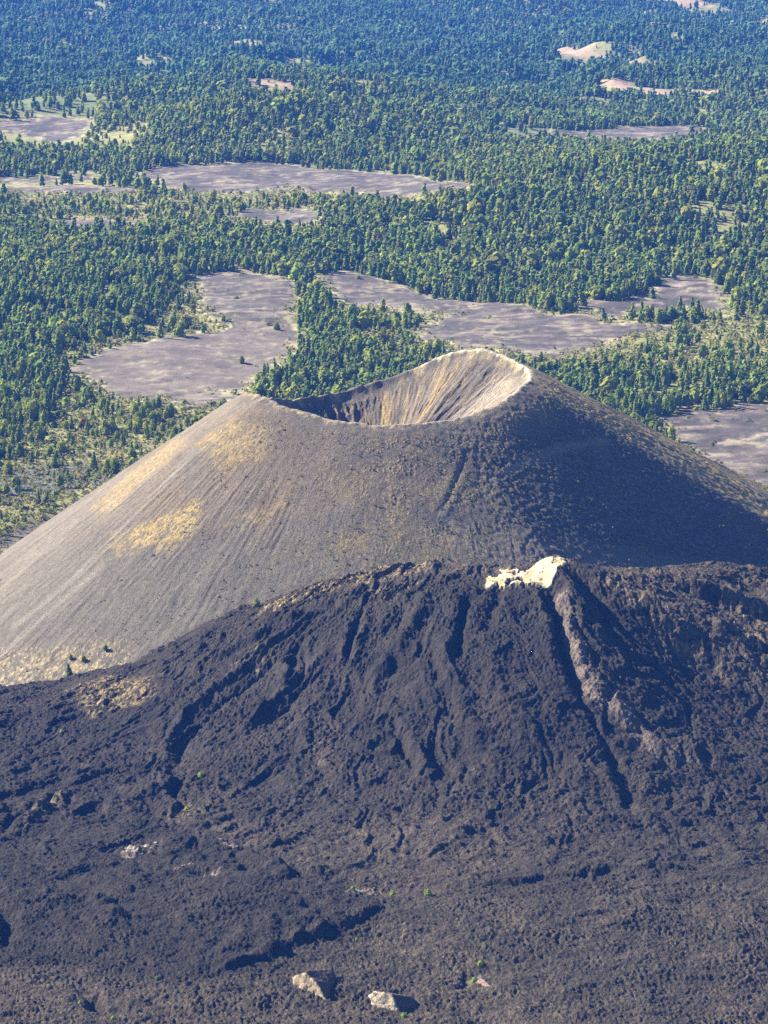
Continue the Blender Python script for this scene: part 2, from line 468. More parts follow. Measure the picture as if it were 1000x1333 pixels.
def build_cone():
    nph = 1900
    r = np.concatenate([np.linspace(2, 120, 46), np.linspace(121.5, 168, 46), 168 * (700 / 168) ** np.linspace(0.004, 1, 330)])
    # finer on the side that can be seen, coarser behind
    ph = np.linspace(0, 2 * np.pi, nph, endpoint=False)
    ph = ph - 0.42 * np.sin(ph + np.pi / 2)      # denser towards the front
    R = np.repeat(r, nph); PH = np.tile(ph, len(r))
    X = CX + R * np.cos(PH); Y = CD + R * np.sin(PH)
    dg = np.degrees(PH) % 360
    Z = cone_full(X, Y)
    rho = RHO * (1 + 0.02 * np.sin(3 * PH + 1) + 0.012 * np.sin(7 * PH))
    out = sstep(0, 25, R - rho); ins = sstep(2, 20, rho - R)
    arc = PH * 300
    # rills run down the slope; strong on the left flank and on the far right flank
    leftw = sstep(150, 170, dg) * (1 - sstep(232, 262, dg)); rightw = np.maximum(sstep(340, 352, dg), 1 - sstep(20, 60, dg))
    warp = 5 * fbm(arc / 60, R / 60, 80, 2)
    rl = ridged((arc + warp) / 13, R / 150, 81, 3)
    rl2 = fbm((arc + warp) / 5.2, R / 80, 84, 3)
    amp = out * (.25 + .75 * leftw + .9 * rightw) * sstep(150, 260, R) * np.clip(.75 + 1.1 * fbm(X / 70, Y / 70, 83, 3), .15, 1.6)
    Z = Z + amp * (1.0 * rl + .8 * rl2)
    # coarse cinder and grass hummocks
    Z = Z + out * ((.5 + .8 * sstep(285, 300, dg)) * fbm(X / 6, Y / 7, 86, 3) + 1.2 * fbm(X / 40, Y / 40, 88, 3))
    w, wi = worley(X / 3.0, Y / 3.0, 5)
    tuft = sstep(.5, .15, w) * (wi > .45)
    frontw = sstep(245, 275, dg) * (1 - sstep(335, 350, dg))
    Z = Z + out * tuft * (.2 + .3 * frontw + .3 * rightw) * sstep(-.25, .3, fbm(X / 26, Y / 26, 87, 3))
    # crater walls: ribs and gullies
    arci = PH * 100
    rib = ridged((arci + 4 * fbm(arci / 20, R / 20, 90, 2)) / 11, R / 90, 91, 3)
    rib2 = fbm((arci + 3 * fbm(arci / 9, R / 9, 92, 2)) / 4.2, R / 26, 93, 3)
    rock = sstep(84, 116, dg) * (1 - sstep(190, 215, dg))
    led = fbm(arci / 14, R / 7, 96, 3)
    Z = Z + ins * ((1.5 + 2.8 * rock) * rib + (1.8 + 2.2 * rock) * rib2 + (.5 + 3.2 * rock) * led)
    Z = Z + sstep(16, 0, np.abs(R - rho)) * (2.6 * fbm(PH * 144 / 15, R / 15, 95, 3) + rock * 2.5 * fbm(PH * 144 / 8, R / 8, 99, 2))
    # gully on the front flank
    n_g = fbm(X / 8, Y / 8, 97, 2)
    gl = CN([(607, 590), (603, 608), (592, 632), (583, 650), (573, 668)])
    m, d = line(X, Y, gl, 30)
    gm = np.zeros(X.shape); gm[m] = np.exp(-((d[0] + 1.2 * n_g[m]) / 1.8) ** 2) * (.75 + .5 * n_g[m]) * np.sin(np.clip(d[1], .02, .98) * np.pi) ** .5
    Z = Z - 1.3 * gm
    lv = np.zeros(X.shape); lv[m] = np.exp(-((d[0] - 6) / 3.0) ** 2)
    Z = Z + .4 * lv

    # ---- surface colours; facet and right flank also carry painted shade and light
    n1 = fbm(X / 42, Y / 42, 100, 4); n2 = fbm(X / 11, Y / 11, 104, 3); n3 = fbm(X / 3.4, Y / 3.4, 107, 2)
    strk = fbm((arc + warp) / 7, R / 110, 110, 3)
    c = np.tile(np.array((.080, .072, .057)), (len(X), 1))
    c = c * (1 + .10 * strk * (leftw + .3 + .4 * rightw) + .10 * n2)[:, None]
    c = np.maximum(c, .02)
    hi = sstep(40, 120, Z)                                    # browner oxidised cinder high up
    c = mixc(c, (0.110, 0.083, 0.051), np.clip(hi * out * (.45 + .8 * n1), 0, .85))
    c = mixc(c, (0.136, 0.117, 0.095), sstep(160, 176, dg) * (1 - sstep(196, 216, dg)) * out * np.clip(.45 + 1.0 * strk, 0, 1) * .8)
    # straw coloured grass
    straw = np.zeros(X.shape)
    wx, wy = X + 9 * n1 + 5 * n2, Y + 16 * n1 + 8 * n2
    for pl, a in (([(160, 712), (172, 688), (215, 668), (258, 655), (262, 668), (245, 700), (215, 715)], .95),
                  ([(240, 590), (300, 545), (345, 560), (350, 590), (300, 610)], .55),
                  ([(120, 660), (165, 620), (230, 570), (240, 580), (190, 625), (150, 662)], .6),
                  ([(285, 690), (380, 640), (372, 660), (320, 690)], .5),
                  ([(440, 700), (480, 685), (490, 705), (460, 715)], .5),
                  ([(555, 742), (580, 690), (620, 700), (760, 720), (720, 742), (600, 748)], .75),
                  ([(140, 700), (160, 690), (165, 720), (140, 716)], .5)):
        straw = np.maximum(straw, a * area(wx, wy, CN(pl), 9))
    straw = straw * sstep(-.35, .25, n3 + .5 * n2)
    straw = np.maximum(straw, out * .7 * tuft * frontw * sstep(-.1, .3, n1 + .2))
    straw = np.maximum(straw, out * .85 * rightw * sstep(-.45, .25, strk + .6 * n2))  # right flank: brown grass laid on heavier, its colour standing in for sunlight
    c = mixc(c, (0.232, 0.172, 0.062), np.clip(straw, 0, 1))
    olive = out * frontw * sstep(-.15, .35, n1) * sstep(-.2, .3, n2 + n3) * sstep(175, 230, R)
    c = mixc(c, (.105, .105, .045), np.clip(olive * .65, 0, 1))
    # facet below the right shoulder: dark cinder with its shade painted in deeper
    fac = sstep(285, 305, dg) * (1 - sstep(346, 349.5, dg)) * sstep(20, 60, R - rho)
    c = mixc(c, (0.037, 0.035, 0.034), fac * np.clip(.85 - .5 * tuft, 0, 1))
    fan = area(wx, wy, CN([(560, 745), (600, 700), (720, 700), (860, 722), (1010, 748), (1010, 790), (560, 790)]), 14)
    c = mixc(c, (0.108, 0.094, 0.074), fan * np.clip(.7 + .6 * n2, 0, 1) * out)
    # crater wall colours
    yel = sstep(.0, .45, fbm((arci + 3 * n2) / 9, R / 120, 115, 3) + .15)
    ci = np.tile(np.array((.092, .079, .061)), (len(X), 1))
    ci = mixc(ci, (0.240, 0.172, 0.064), yel * (.22 + .5 * sstep(35, 60, dg) * (1 - sstep(105, 130, dg))))
    ci = mixc(ci, (.06, .05, .042), rock * sstep(-.3, .3, led + .5 * n2) * .85)
    ci = mixc(ci, (.050, .044, .040), sstep(-.1, .4, -rib2) * .8)
    ci = mixc(ci, (.26, .22, .17), sstep(20, 5, np.abs(dg - 15)) * .6)
    c = c * (1 - ins[:, None]) + ci * ins[:, None]
    # worn path along the rim
    pw = sstep(3.2, 1.0, np.abs(R - rho - 1.0 - 2.2 * fbm(PH * 20, R / 40, 98, 2))) * np.where((dg > 240) | (dg < 75), 1, .35)
    c = mixc(c, (.37, .32, .235), pw * .9 * np.where((dg < 80) | (dg > 325), 1, .45))
    rimy = sstep(11, 2, np.abs(R - rho)) * (1 - pw) * sstep(-.2, .3, n2)
    c = mixc(c, (0.320, 0.248, 0.120), rimy * .6)
    c = mixc(c, (.03, .028, .025), gm * .5)
    m, d = line(X, Y, CN([(573, 668), (590, 682), (605, 700), (612, 715)]), 30)
    tr = np.zeros(X.shape); tr[m] = sstep(5, 2, d[0]); c = mixc(c, (.14, .13, .115), tr * .4)
    for pl in ([(130, 740), (90, 775), (45, 815), (5, 850)], [(105, 745), (60, 785), (20, 815)], [(640, 622), (690, 600), (740, 582), (790, 575)], [(250, 590), (170, 680), (100, 750)]):
        m, d = line(X, Y, CN(pl), 30)
        tr = np.zeros(X.shape); tr[m] = np.exp(-((d[0] + 3 * n1[m] + 2 * n2[m]) / 5.0) ** 2); c = mixc(c, (0.160, 0.144, 0.124), tr * .45)
    sp = area(X + 12 * n2, Y + 20 * n2, CN([(-40, 850), (60, 845), (150, 835), (175, 850), (140, 885), (40, 900), (-40, 905)]), 12)
    c = mixc(c, (0.272, 0.216, 0.112), sp * sstep(.0, .3, n3 + .6 * n2) * .8)
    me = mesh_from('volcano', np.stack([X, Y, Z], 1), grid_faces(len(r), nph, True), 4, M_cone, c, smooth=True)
    o = link('volcano_hill', me); tag(o, 'cinder cone hill with an open crater and grassy grey flanks', kind='structure')
build_cone()

# ------------------------------------------------------------------ the lava field
def gully(pts, depth, w, taper=True): return ('g', LV(pts), depth * 1.2, w * .85, taper)
def ridge(pts, h, w, taper=True): return ('g', LV(pts), -h * 1.45, w, taper)
def scarp(pts, h, fall): return ('s', LV(pts), h * 1.5, fall, True)      # ground to the left of travel stands higher

FEAT = [
    # the long channel from the white summit and its levees
    gully([(711, 766), (719, 800), (727, 830), (738, 862), (750, 893), (766, 928)], 12, 6), gully([(758, 915), (772, 935), (780, 960), (797, 985), (806, 1020), (830, 1075)], 4.5, 4.5),
    ridge([(700, 775), (706, 805), (714, 840), (724, 875)], 4.5, 7),
    ridge([(735, 790), (748, 840), (765, 880), (800, 925), (840, 965), (900, 1010)], 4, 9),
    # the sharp spur right of the summit and its neighbours
    ridge([(722, 742), (742, 780), (764, 822), (785, 850)], 7, 10),
    gully([(752, 762), (782, 796), (815, 828)], 5, 9), ridge([(768, 752), (820, 790), (875, 825), (940, 862), (1010, 905)], 7, 12),
    gully([(840, 775), (862, 800), (888, 828)], 8, 6), ridge([(820, 775), (850, 805), (880, 835)], 4, 6),
    gully([(850, 752), (900, 775), (960, 800), (1010, 812)], 7, 7), ridge([(835, 750), (890, 766), (950, 784), (1010, 798)], 6, 7),
    gully([(960, 765), (985, 775)], 7, 8), ridge([(880, 800), (940, 830), (1010, 850)], 4, 8),
    # slots on the crest side
    gully([(468, 805), (460, 835), (450, 868)], 14, 5, True), gully([(608, 780), (605, 810), (598, 840)], 9, 5),
    gully([(386, 850), (380, 885)], 8, 4), gully([(396, 850), (395, 890)], 6, 3), gully([(600, 840), (592, 870)], 5, 6),
    ridge([(475, 790), (470, 830), (458, 875)], 4, 6),
    gully([(505, 935), (522, 968), (538, 1012)], 9, 6), gully([(655, 770), (640, 800), (632, 830)], 5, 6),
    gully([(560, 860), (575, 910), (600, 960)], 4, 6), gully([(790, 980), (815, 1010), (826, 1050)], 5, 6),
    # flow levees curving down to the left
    ridge([(470, 772), (400, 815), (330, 868), (270, 915), (225, 960), (208, 1010)], 6, 6), gully([(478, 782), (410, 826), (345, 880), (285, 925), (240, 970), (222, 1020)], 5, 5),
    ridge([(520, 775), (470, 790), (400, 800), (330, 840), (270, 872), (215, 885)], 5, 6),
    ridge([(430, 850), (380, 900), (330, 950), (270, 990)], 5, 6), gully([(438, 862), (390, 910), (340, 960)], 4, 5),
    ridge([(355, 860), (375, 880), (360, 920), (320, 960)], 4, 5), ridge([(560, 770), (530, 830), (490, 890), (470, 950)], 5, 8),
    ridge([(300, 830), (240, 868), (180, 885)], 4, 5), ridge([(420, 905), (400, 950), (390, 1010)], 4, 10),
    ridge([(590, 790), (580, 860), (600, 930), (640, 1000)], 4, 9), ridge([(500, 920), (540, 990), (570, 1040)], 5, 8),
    ridge([(640, 860), (665, 930), (700, 1000)], 4, 10), ridge([(860, 960), (920, 990), (1000, 1020)], 4, 9),
    # lower flow fronts
    gully([(243, 1010), (225, 1040), (238, 1058), (212, 1072)], 8, 5), scarp([(205, 1080), (232, 1062), (222, 1040), (240, 1010)], 5, 40),
    gully([(5, 1088), (25, 1068), (52, 1052), (78, 1036)], 9, 6), ridge([(20, 1090), (50, 1066), (85, 1045)], 5, 6),
    scarp([(250, 1288), (300, 1270), (370, 1246), (430, 1222), (480, 1200), (500, 1178)], 5, 70),
    scarp([(480, 1172), (430, 1160), (380, 1142), (330, 1128), (280, 1104)], 5, 40),
    gully([(322, 1112), (345, 1128), (352, 1134)], 8, 6), gully([(376, 1143), (400, 1150)], 6, 4),
    scarp([(560, 1140), (640, 1158), (720, 1150), (800, 1140), (880, 1140), (935, 1128)], 2.6, 50),
    scarp([(570, 1130), (600, 1110), (640, 1070), (690, 1080)], 3, 40),
    scarp([(170, 1240), (165, 1200), (140, 1180), (60, 1180), (-30, 1160)], 6, 40),
    gully([(0, 1190), (12, 1215), (10, 1240)], 8, 6), gully([(115, 1295), (130, 1318), (160, 1322)], 8, 7), gully([(190, 1305), (215, 1308)], 5, 5),
    ridge([(640, 1190), (720, 1200), (850, 1190)], 3, 8), gully([(690, 1195), (760, 1198), (830, 1190)], 4, 6),
    scarp([(640, 1012), (625, 1040), (655, 1050), (700, 1030), (750, 1000)], -4, 40),
    gully([(530, 1322), (538, 1302)], 5, 4), gully([(610, 1270), (600, 1290)], 4, 4),
]

def lava_feat(X, Y):
    z = np.zeros(X.shape)
    wx = X + 5 * fbm(X / 22, Y / 22, 130, 2); wy = Y + 7 * fbm(X / 22, Y / 22, 133, 2)
    brk = np.clip(.85 + 1.1 * fbm(X / 20, Y / 26, 136, 2), .1, 1.6)
    for kind, L, a, w, tp in FEAT:
        if kind == 'g':
            m, d = line(wx, wy, L, 4 * w)
            if m.any():
                t = np.sin(np.clip(d[1], .04, .96) * np.pi) ** .6 if tp else 1
                z[m] -= a * t * np.exp(-(d[0] / w) ** 2) * (brk[m] if abs(a) < 6 else 1)
        else:
            m, d = line(wx, wy, L, 4 * w)
            if m.any():
                sd = d[0] * d[2]
                t = np.sin(np.clip(d[1], 0, 1) * np.pi) ** .5
                z[m] += a * t * brk[m] * sstep(-4, 5, sd) * np.exp(-np.maximum(sd, 0) / w)
    return z

def lava_surface(X, Y):
    Z = lava_macro(X, Y) + lava_feat(X, Y)
    wx = X + 6 * fbm(X / 30, Y / 30, 140, 2); wy = Y + 6 * fbm(X / 30 + 7, Y / 30, 142, 2)
    rough = np.clip(.95 + .8 * fbm(X / 60, Y / 80, 144, 3), .3, 1.5)
    # flow banding that follows the slope round the dome
    ang = np.arctan2(Y - 3990, X - 60)
    rad = np.hypot(X - 60, Y - 3990)
    bandw = sstep(60, 140, rad) * sstep(-1000, -640, Y - 4050)
    wig = fbm(X / 45, Y / 60, 146, 2)
    Z = Z + bandw * (4.6 * ridged(ang * 260 / 27 + wig * 1.5, rad / 300, 147, 2) + 1.8 * ridged(ang * 300 / 9 + wig * 2.2, rad / 110, 148, 2))
    Z = Z + 3.4 * fbm(wx / 48, wy / 60, 149, 3) + .9 * fbm(wx / 24, wy / 24, 150, 2) + .7 * ridged(wx / 15, wy / 19, 153, 2)
    low = sstep(3420, 3250, Y)
    Z = Z + low * (1.5 * ridged((.55 * wx + .5 * wy) / 17, (wy - .4 * wx) / 70, 157, 2) + 2.2 * ridged(wx / 90, wy / 60, 158, 2))
    wa, wia = worley(ang * 300 / 2.3 + .6 * wig, rad / 5.0, 8)          # clinker drawn out down the slope
    wb, wib = worley((.85 * wx + .3 * wy) / 2.2, (wy - .45 * wx) / 5.2, 10)
    w = bandw * wa + (1 - bandw) * wb; wi = np.where(bandw > .5, wia, wib)
    w2, wi2 = worley(wx / 1.9 + 3, wy / 3.2, 9)
    Z = Z + rough * (2.3 * (.6 - w) * (.35 + wi) + 1.2 * (.55 - w2) * (.4 + wi2) + 1.0 * ridged((wx + .5 * wy) / 8, (wy - .3 * wx) / 13, 156, 2))
    return Z, w, wi

def build_lava():
    xs = np.arange(-500, 540, .82)
    ys = np.concatenate([np.linspace(2300, 2780, 60)[:-1], np.arange(2780, 4170, 1.05)])
    X = np.tile(xs, len(ys)); Y = np.repeat(ys, len(xs))
    keep = None
    Z, w, wi = lava_surface(X, Y)
    n1 = fbm(X / 55, Y / 70, 160, 4); n2 = fbm(X / 14, Y / 17, 164, 3); n3 = fbm(X / 4, Y / 5, 167, 2)
    c = np.tile(np.array((.0205, .0172, .0118)), (len(X), 1))
    c = c * np.clip(1 + .35 * n1 + .3 * n2 + .5 * (wi - .5), .35, 2)[:, None]
    c = mixc(c, (.037, .030, .020), np.clip(sstep(.05, .5, n1 + .4 * n2), 0, 1) * .5)
    wx, wy = X + 10 * n1 + 6 * n2, Y + 18 * n1 + 9 * n2
    dkz = np.zeros(X.shape)
    for pl, a in (([(-60, 1090), (120, 1070), (300, 1100), (400, 1140), (490, 1180), (490, 1200), (380, 1245), (260, 1290), (150, 1265), (-60, 1260)], .42),
                  ([(250, 1010), (420, 1010), (560, 1000), (720, 1010), (800, 960), (740, 860), (690, 780), (600, 780), (500, 850), (380, 960)], .28), ([(-60, 920), (200, 920), (240, 1000), (210, 1060), (-60, 1060)], .25)):
        dkz = np.maximum(dkz, a * area(wx, wy, LV(pl), 9))
    c = c * (1 - dkz)[:, None] * (1 - .16 * sstep(3330, 3480, Y))[:, None]
    lt = area(wx, wy, LV([(560, 1180), (760, 1170), (1100, 1140), (1100, 1400), (640, 1400), (600, 1270)]), 30)
    c = c * (1 + .3 * lt)[:, None]
    brown = np.zeros(X.shape)
    for pl, a in (([(770, 735), (1100, 735), (1100, 940), (960, 905), (850, 835), (790, 775)], .9),
                  ([(560, 742), (740, 728), (745, 745), (640, 752), (480, 775), (400, 790), (330, 812), (320, 800), (440, 760)], .7),
                  ([(-60, 1270), (120, 1270), (230, 1285), (380, 1270), (560, 1200), (640, 1260), (760, 1333), (700, 1400), (-60, 1400)], .55),
                  ([(255, 1070), (380, 1090), (560, 1060), (700, 1110), (560, 1200), (490, 1180), (400, 1150)], .45),
                  ([(405, 940), (440, 950), (445, 1000), (425, 1030), (405, 1000)], .6)):
        brown = np.maximum(brown, a * area(wx, wy, LV(pl), 12))
    c = mixc(c, (0.058, 0.046, 0.030), brown * sstep(-.6, .5, n3 + n2))
    straw = np.zeros(X.shape)
    for pl, a in (([(90, 905), (130, 890), (200, 895), (195, 920), (120, 935)], .7), ([(340, 800), (430, 765), (560, 738), (560, 745), (440, 770), (350, 806)], .8),
                  ([(590, 735), (700, 722), (745, 738), (700, 740)], .6), ([(780, 765), (830, 790), (930, 862), (870, 840), (800, 790)], .5), ([(940, 800), (1000, 790), (1010, 850), (960, 850)], .5),
                  ([(300, 870), (350, 855), (340, 875)], .4), ([(480, 770), (560, 760), (500, 790)], .4),
                  ([(55, 1060), (85, 1035), (80, 1052), (40, 1082), (20, 1092)], .6), ([(245, 1045), (270, 1060), (240, 1075), (215, 1070)], .4)):
        straw = np.maximum(straw, a * area(wx, wy, LV(pl), 7))
    c = mixc(c, (0.200, 0.152, 0.068), straw * sstep(-.1, .3, n3 + .4 * n2))
    chan = np.zeros(X.shape)
    for pl, a, wd in (([(726, 790), (738, 830), (752, 870), (775, 905), (810, 950), (850, 985)], .8, 8), ([(806, 905), (815, 935), (850, 970), (920, 1000)], .6, 5)):
        m, d = line(wx, wy, LV(pl), 40); chan[m] = np.maximum(chan[m], a * np.exp(-(d[0] / wd) ** 2))
    c = mixc(c, (0.108, 0.086, 0.070), chan)
    for pl, a in (([(165, 1112), (180, 1102), (215, 1098), (205, 1110), (175, 1118)], .9), ([(222, 1140), (250, 1137), (250, 1141)], .7), ([(262, 1146), (288, 1142), (286, 1146)], .7),
                  ([(278, 1100), (305, 1106), (315, 1112), (285, 1108)], .8), ([(615, 1012), (622, 1022), (642, 1044), (636, 1044)], .5), ([(510, 1206), (530, 1208), (535, 1213)], .6), ([(582, 1210), (592, 1206), (590, 1214)], .6),
                  ([(440, 1165), (500, 1160), (500, 1170), (450, 1172)], .4)):
        m = area(wx, wy, LV(pl), 3) * a
        c = mixc(c, (.19, .165, .13), m * sstep(-.2, .3, n3 + n2))
    # sink the hidden rear margin so that the cone and the plain rise out of it
    Z = Z - 40 * sstep(4090, 4165, Y)
    me = mesh_from('lava', np.stack([X, Y, Z], 1), grid_faces(len(ys), len(xs)), 4, M_lava, c, smooth=True)
    o = link('lava_terrain', me); tag(o, 'dark rough lava field rising to a gullied dome in front of the cone', kind='structure')
build_lava()

# ------------------------------------------------------------------ plants
def leaf_quads(centers, normals, size, r, jit=.35):
    n = len(centers)
    a = r.normal(size=(n, 3)); u = np.cross(normals, a); u /= np.linalg.norm(u, axis=1)[:, None] + 1e-9
    v = np.cross(normals, u)
    s = (size * (1 + jit * (r.random(n) - .5) * 2))[:, None]
    e = .75 + .5 * r.random((n, 1))
    q = np.stack([centers - u * s - v * s * e * .7, centers + u * s * .8 - v * s * e, centers + u * s + v * s * e * .8, centers - u * s * .7 + v * s * e], 1)
    q += r.normal(size=q.shape) * s[:, None] * .12
    return q.reshape(-1, 3)

def crown(kind, nq, r, leaf=None, core=True):
    """unit tree (height 1): vertices, quads, brightness per vertex"""
    if kind == 'pine':      R, z0, prof = .26, .10, lambda t: (1 - t) ** .75 * (.55 + .45 * np.minimum(1, t * 7)) + .04
    elif kind == 'spire':   R, z0, prof = .20, .08, lambda t: (1 - t) ** .85 * (.6 + .4 * np.minimum(1, t * 8)) + .03
    elif kind == 'round':   R, z0, prof = .31, .10, lambda t: np.sqrt(np.maximum(0, 1 - (2 * t - .85) ** 2 / 1.4))
    else:                   R, z0, prof = .58, .0, lambda t: np.sqrt(np.maximum(0, 1 - t ** 2)) * (.8 + .2 * np.minimum(1, t * 5))
    ph0 = r.random() * 6.28; nl = r.integers(3, 6)
    t = r.random(nq) ** 1.25; th = r.random(nq) * 2 * np.pi
    lob = 1 + .22 * np.sin(nl * th + ph0 + 5 * t) + .15 * np.sin(2 * th - ph0 + 9 * t)
    tier = 1 + (.18 * np.sin(t * 34 + ph0) if kind in ('pine', 'spire') else .1 * np.sin(t * 17 + ph0))
    rad = R * prof(t) * lob * tier * (.62 + .42 * r.random(nq) ** .6)
    ln = r.normal(size=2) * .05
    c = np.stack([rad * np.cos(th) + ln[0] * t, rad * np.sin(th) + ln[1] * t, z0 + t * (1 - z0)], 1)
    nrm = np.stack([np.cos(th), np.sin(th), .35 + .9 * t], 1) + r.normal(size=(nq, 3)) * .30
    nrm /= np.linalg.norm(nrm, axis=1)[:, None]
    if leaf is None: leaf = .9 * math.sqrt(R * .9 / nq) * 1.15
    V = leaf_quads(c, nrm, leaf, r)
    Fc = np.arange(len(V)).reshape(-1, 4)
    br = np.repeat(1 + .22 * (r.random(nq) - .5), 4)
    if core:
        rings = np.array([0.02, .16, .34, .55, .78, .97]); m = 8
        tt = np.repeat(rings, m); aa = np.tile(np.arange(m) / m * 2 * np.pi, 6)
        rr = R * prof(tt) * .84 * (1 + .55 * (r.random(len(tt)) - .5))
        K = np.stack([rr * np.cos(aa) + ln[0] * tt, rr * np.sin(aa) + ln[1] * tt, z0 + tt * (1 - z0) * .95], 1)
        Fk = grid_faces(6, m, True) + len(V)
        V = np.vstack([V, K]); Fc = np.vstack([Fc, Fk]); br = np.concatenate([br, 1 + .2 * (r.random(len(K)) - .5)])
    return V, Fc, br

TINTS = {'pine': (.142, .190, .048), 'spire': (.120, .170, .052), 'round': (.168, .205, .046), 'bush': (.165, .180, .046)}

def scatter():
    """all tree positions: jittered grid, thinned by the cover of the land"""
    out = []
    D = 4350.0
    while D < 17300:
        sp_ = 10.0 + 2.4 * sstep(5200, 9000, D) + 4.5 * sstep(9500, 15000, D)
        dD = sp_ * (1.0 if D < 7000 else 1.25)
        hw = .096 * D + 25
        x = np.arange(-hw, hw, sp_)
        out.append(np.stack([x, np.full(len(x), D)], 1)); D += dD
    P = np.vstack(out)
    P = P + (rng.random(P.shape) - .5) * np.array([9.0, 9.0])
    X, Y = P.T
    ash, pale, mead, dens = land_masks(X, Y, 48)
    ash = sstep(.40, .66, ash + .38 * fbm(X / 26, Y / 40, 203, 3))
    r = np.hypot(X - CX, Y - CD)
    clump = fbm(X / 38, Y / 55, 200, 3)
    open_ = fbm(X / 150, Y / 190, 206, 3)
    p = dens * np.clip(1.0 + .8 * clump, 0, 1)
    p = np.where(dens < .7, np.clip(dens * (1 + 2.6 * clump), 0, 1), p)
    p = p * (1 - .8 * sstep(.08, .36, open_))
    p = p * (1 - np.clip(ash * 1.15, 0, 1)) * (1 - pale) * (1 - .6 * mead)
    for q, f in ((35, .85), (70, .75), (105, .5)):               # young open growth along the near edge of the bare fields
        a2, p2, m2, _ = land_masks(X, Y + q * Y / 5600)
        p = p * (1 - f * np.maximum(np.clip(a2 * 1.2, 0, 1), .4 * m2)) * (1 - .96 * p2)
    for q in (140, 180, 225):
        p = p * (1 - .9 * land_masks(X, Y + q * Y / 5600)[1] * (Y > 11000))
    p = p * sstep(455, 480, r)
    k = rng.random(len(X)) < p
    return X[k], Y[k], dens[k], clump[k]

TX, TY, TDN, TCL = scatter()
TZ = terr(TX, TY)
nT = len(TX)
TH = np.clip(rng.normal(18.0, 4.8, nT), 7, 30) * np.where(TDN < .7, np.where(rng.random(nT) < .45, .42, .74), 1) * (1 + .15 * TCL)
TH = TH * (1 + .22 * sstep(8200, 13000, TY))
kr = rng.random(nT)
reg = fbm(TX / 220, TY / 260, 220, 2)
TK = np.where(kr < .52 + .25 * reg, 0, np.where(kr < .83 + .25 * reg, 1, 2))     # pine, spire, round
TK = np.where((TDN < .7) & (rng.random(nT) < .5), 2, TK)
KINDS = ['pine', 'spire', 'round']
TW = np.clip(rng.normal(1.04, .18, nT), .7, 1.6)

def seen(x, y, z):
    """is the point clear of the cone, seen from the camera"""
    ok = np.ones(len(x), bool)
    for t in np.linspace(.80, .985, 50):
        xx, yy, zz = x * t, y * t, H + (z - H) * t
        ok &= zz > np.where(np.abs(yy - CD) < 520, cone_z(xx, yy), -999)
    return ok

PX, PY = project(TX, TY, TZ + TH * .7)
vis = (PX > 2) & (PX < 998) & (PY > 0) & seen(TX, TY, TZ + TH * .75)
order = np.nonzero(vis & (TH > 9))[0]
order = order[np.argsort(TY[order])]
NIND = 288
IND = order[:NIND]
single = np.zeros(nT, bool); single[IND] = True

TONE = [('dark green', .84, (.95, 1.0, 1.02)), ('mid green', 1.0, (1, 1, 1)), ('yellow green', 1.14, (1.12, 1.04, .85))]
def tone_of(n):
    v = rng.random(n)
    return np.where(v < .33, 0, np.where(v < .74, 1, 2))
TT = tone_of(nT)

def build_forest():
    lib = {}
    r = np.random.default_rng(3)
    for ki, kd in enumerate(KINDS):
        for lod, nq in ((0, 46), (1, 26), (2, 16)):
            lib[ki, lod] = [crown(kd, nq, r) for _ in range(12)]
    idx = np.nonzero(~single)[0]
    Vs, Fs, Cs = [], [], []; off = 0
    lodv = np.where(TY < 6300, 0, np.where(TY < 8300, 1, 2)); var = rng.integers(0, 12, nT); rot = rng.random(nT) * 6.283
    hue = (1 + .09 * rng.normal(size=(nT, 3)) * np.array([.9, .55, .6])) * (1 + .26 * fbm(TX / 110, TY / 170, 225, 3))[:, None]
    for ki in range(3):
        for lod in range(3):
            for vv in range(12):
                s = idx[(TK[idx] == ki) & (lodv[idx] == lod) & (var[idx] == vv)]
                if not len(s): continue
                V, Fc, br = lib[ki, lod][vv]
                c, sn = np.cos(rot[s])[:, None], np.sin(rot[s])[:, None]
                h = TH[s][:, None]; w = h * TW[s][:, None]
                P = np.stack([(V[:, 0] * c - V[:, 1] * sn) * w + TX[s][:, None], (V[:, 0] * sn + V[:, 1] * c) * w + TY[s][:, None], V[:, 2] * h + TZ[s][:, None] - .3], -1)
                Vs.append(P.reshape(-1, 3)); Fs.append((Fc[None] + (off + np.arange(len(s)) * len(V))[:, None, None]).reshape(-1, 4)); off += len(s) * len(V)
                tone = np.array([TONE[k][1] * np.array(TONE[k][2]) for k in range(3)])[TT[s]]
                far_haze = sstep(8300, 11000, TY[s] + 900 * fbm(TX[s] / 500, TY[s] / 900, 228, 2))[:, None]     # distance haze painted into the far crowns: darker and bluer
                col = np.array(TINTS[KINDS[ki]])[None] * tone * hue[s] * (1 - far_haze * np.array([.44, .24, -.45])[None])
                Cs.append((col[:, None] * br[None, :, None]).reshape(-1, 3))
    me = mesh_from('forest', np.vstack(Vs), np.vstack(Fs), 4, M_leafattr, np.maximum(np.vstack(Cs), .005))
    o = link('forest', me)
    tag(o, 'hazy pine forest covering the plain and hills behind the volcano', 'forest', kind='stuff')
    print('forest trees', len(idx), 'quads', len(me.polygons))
build_forest()

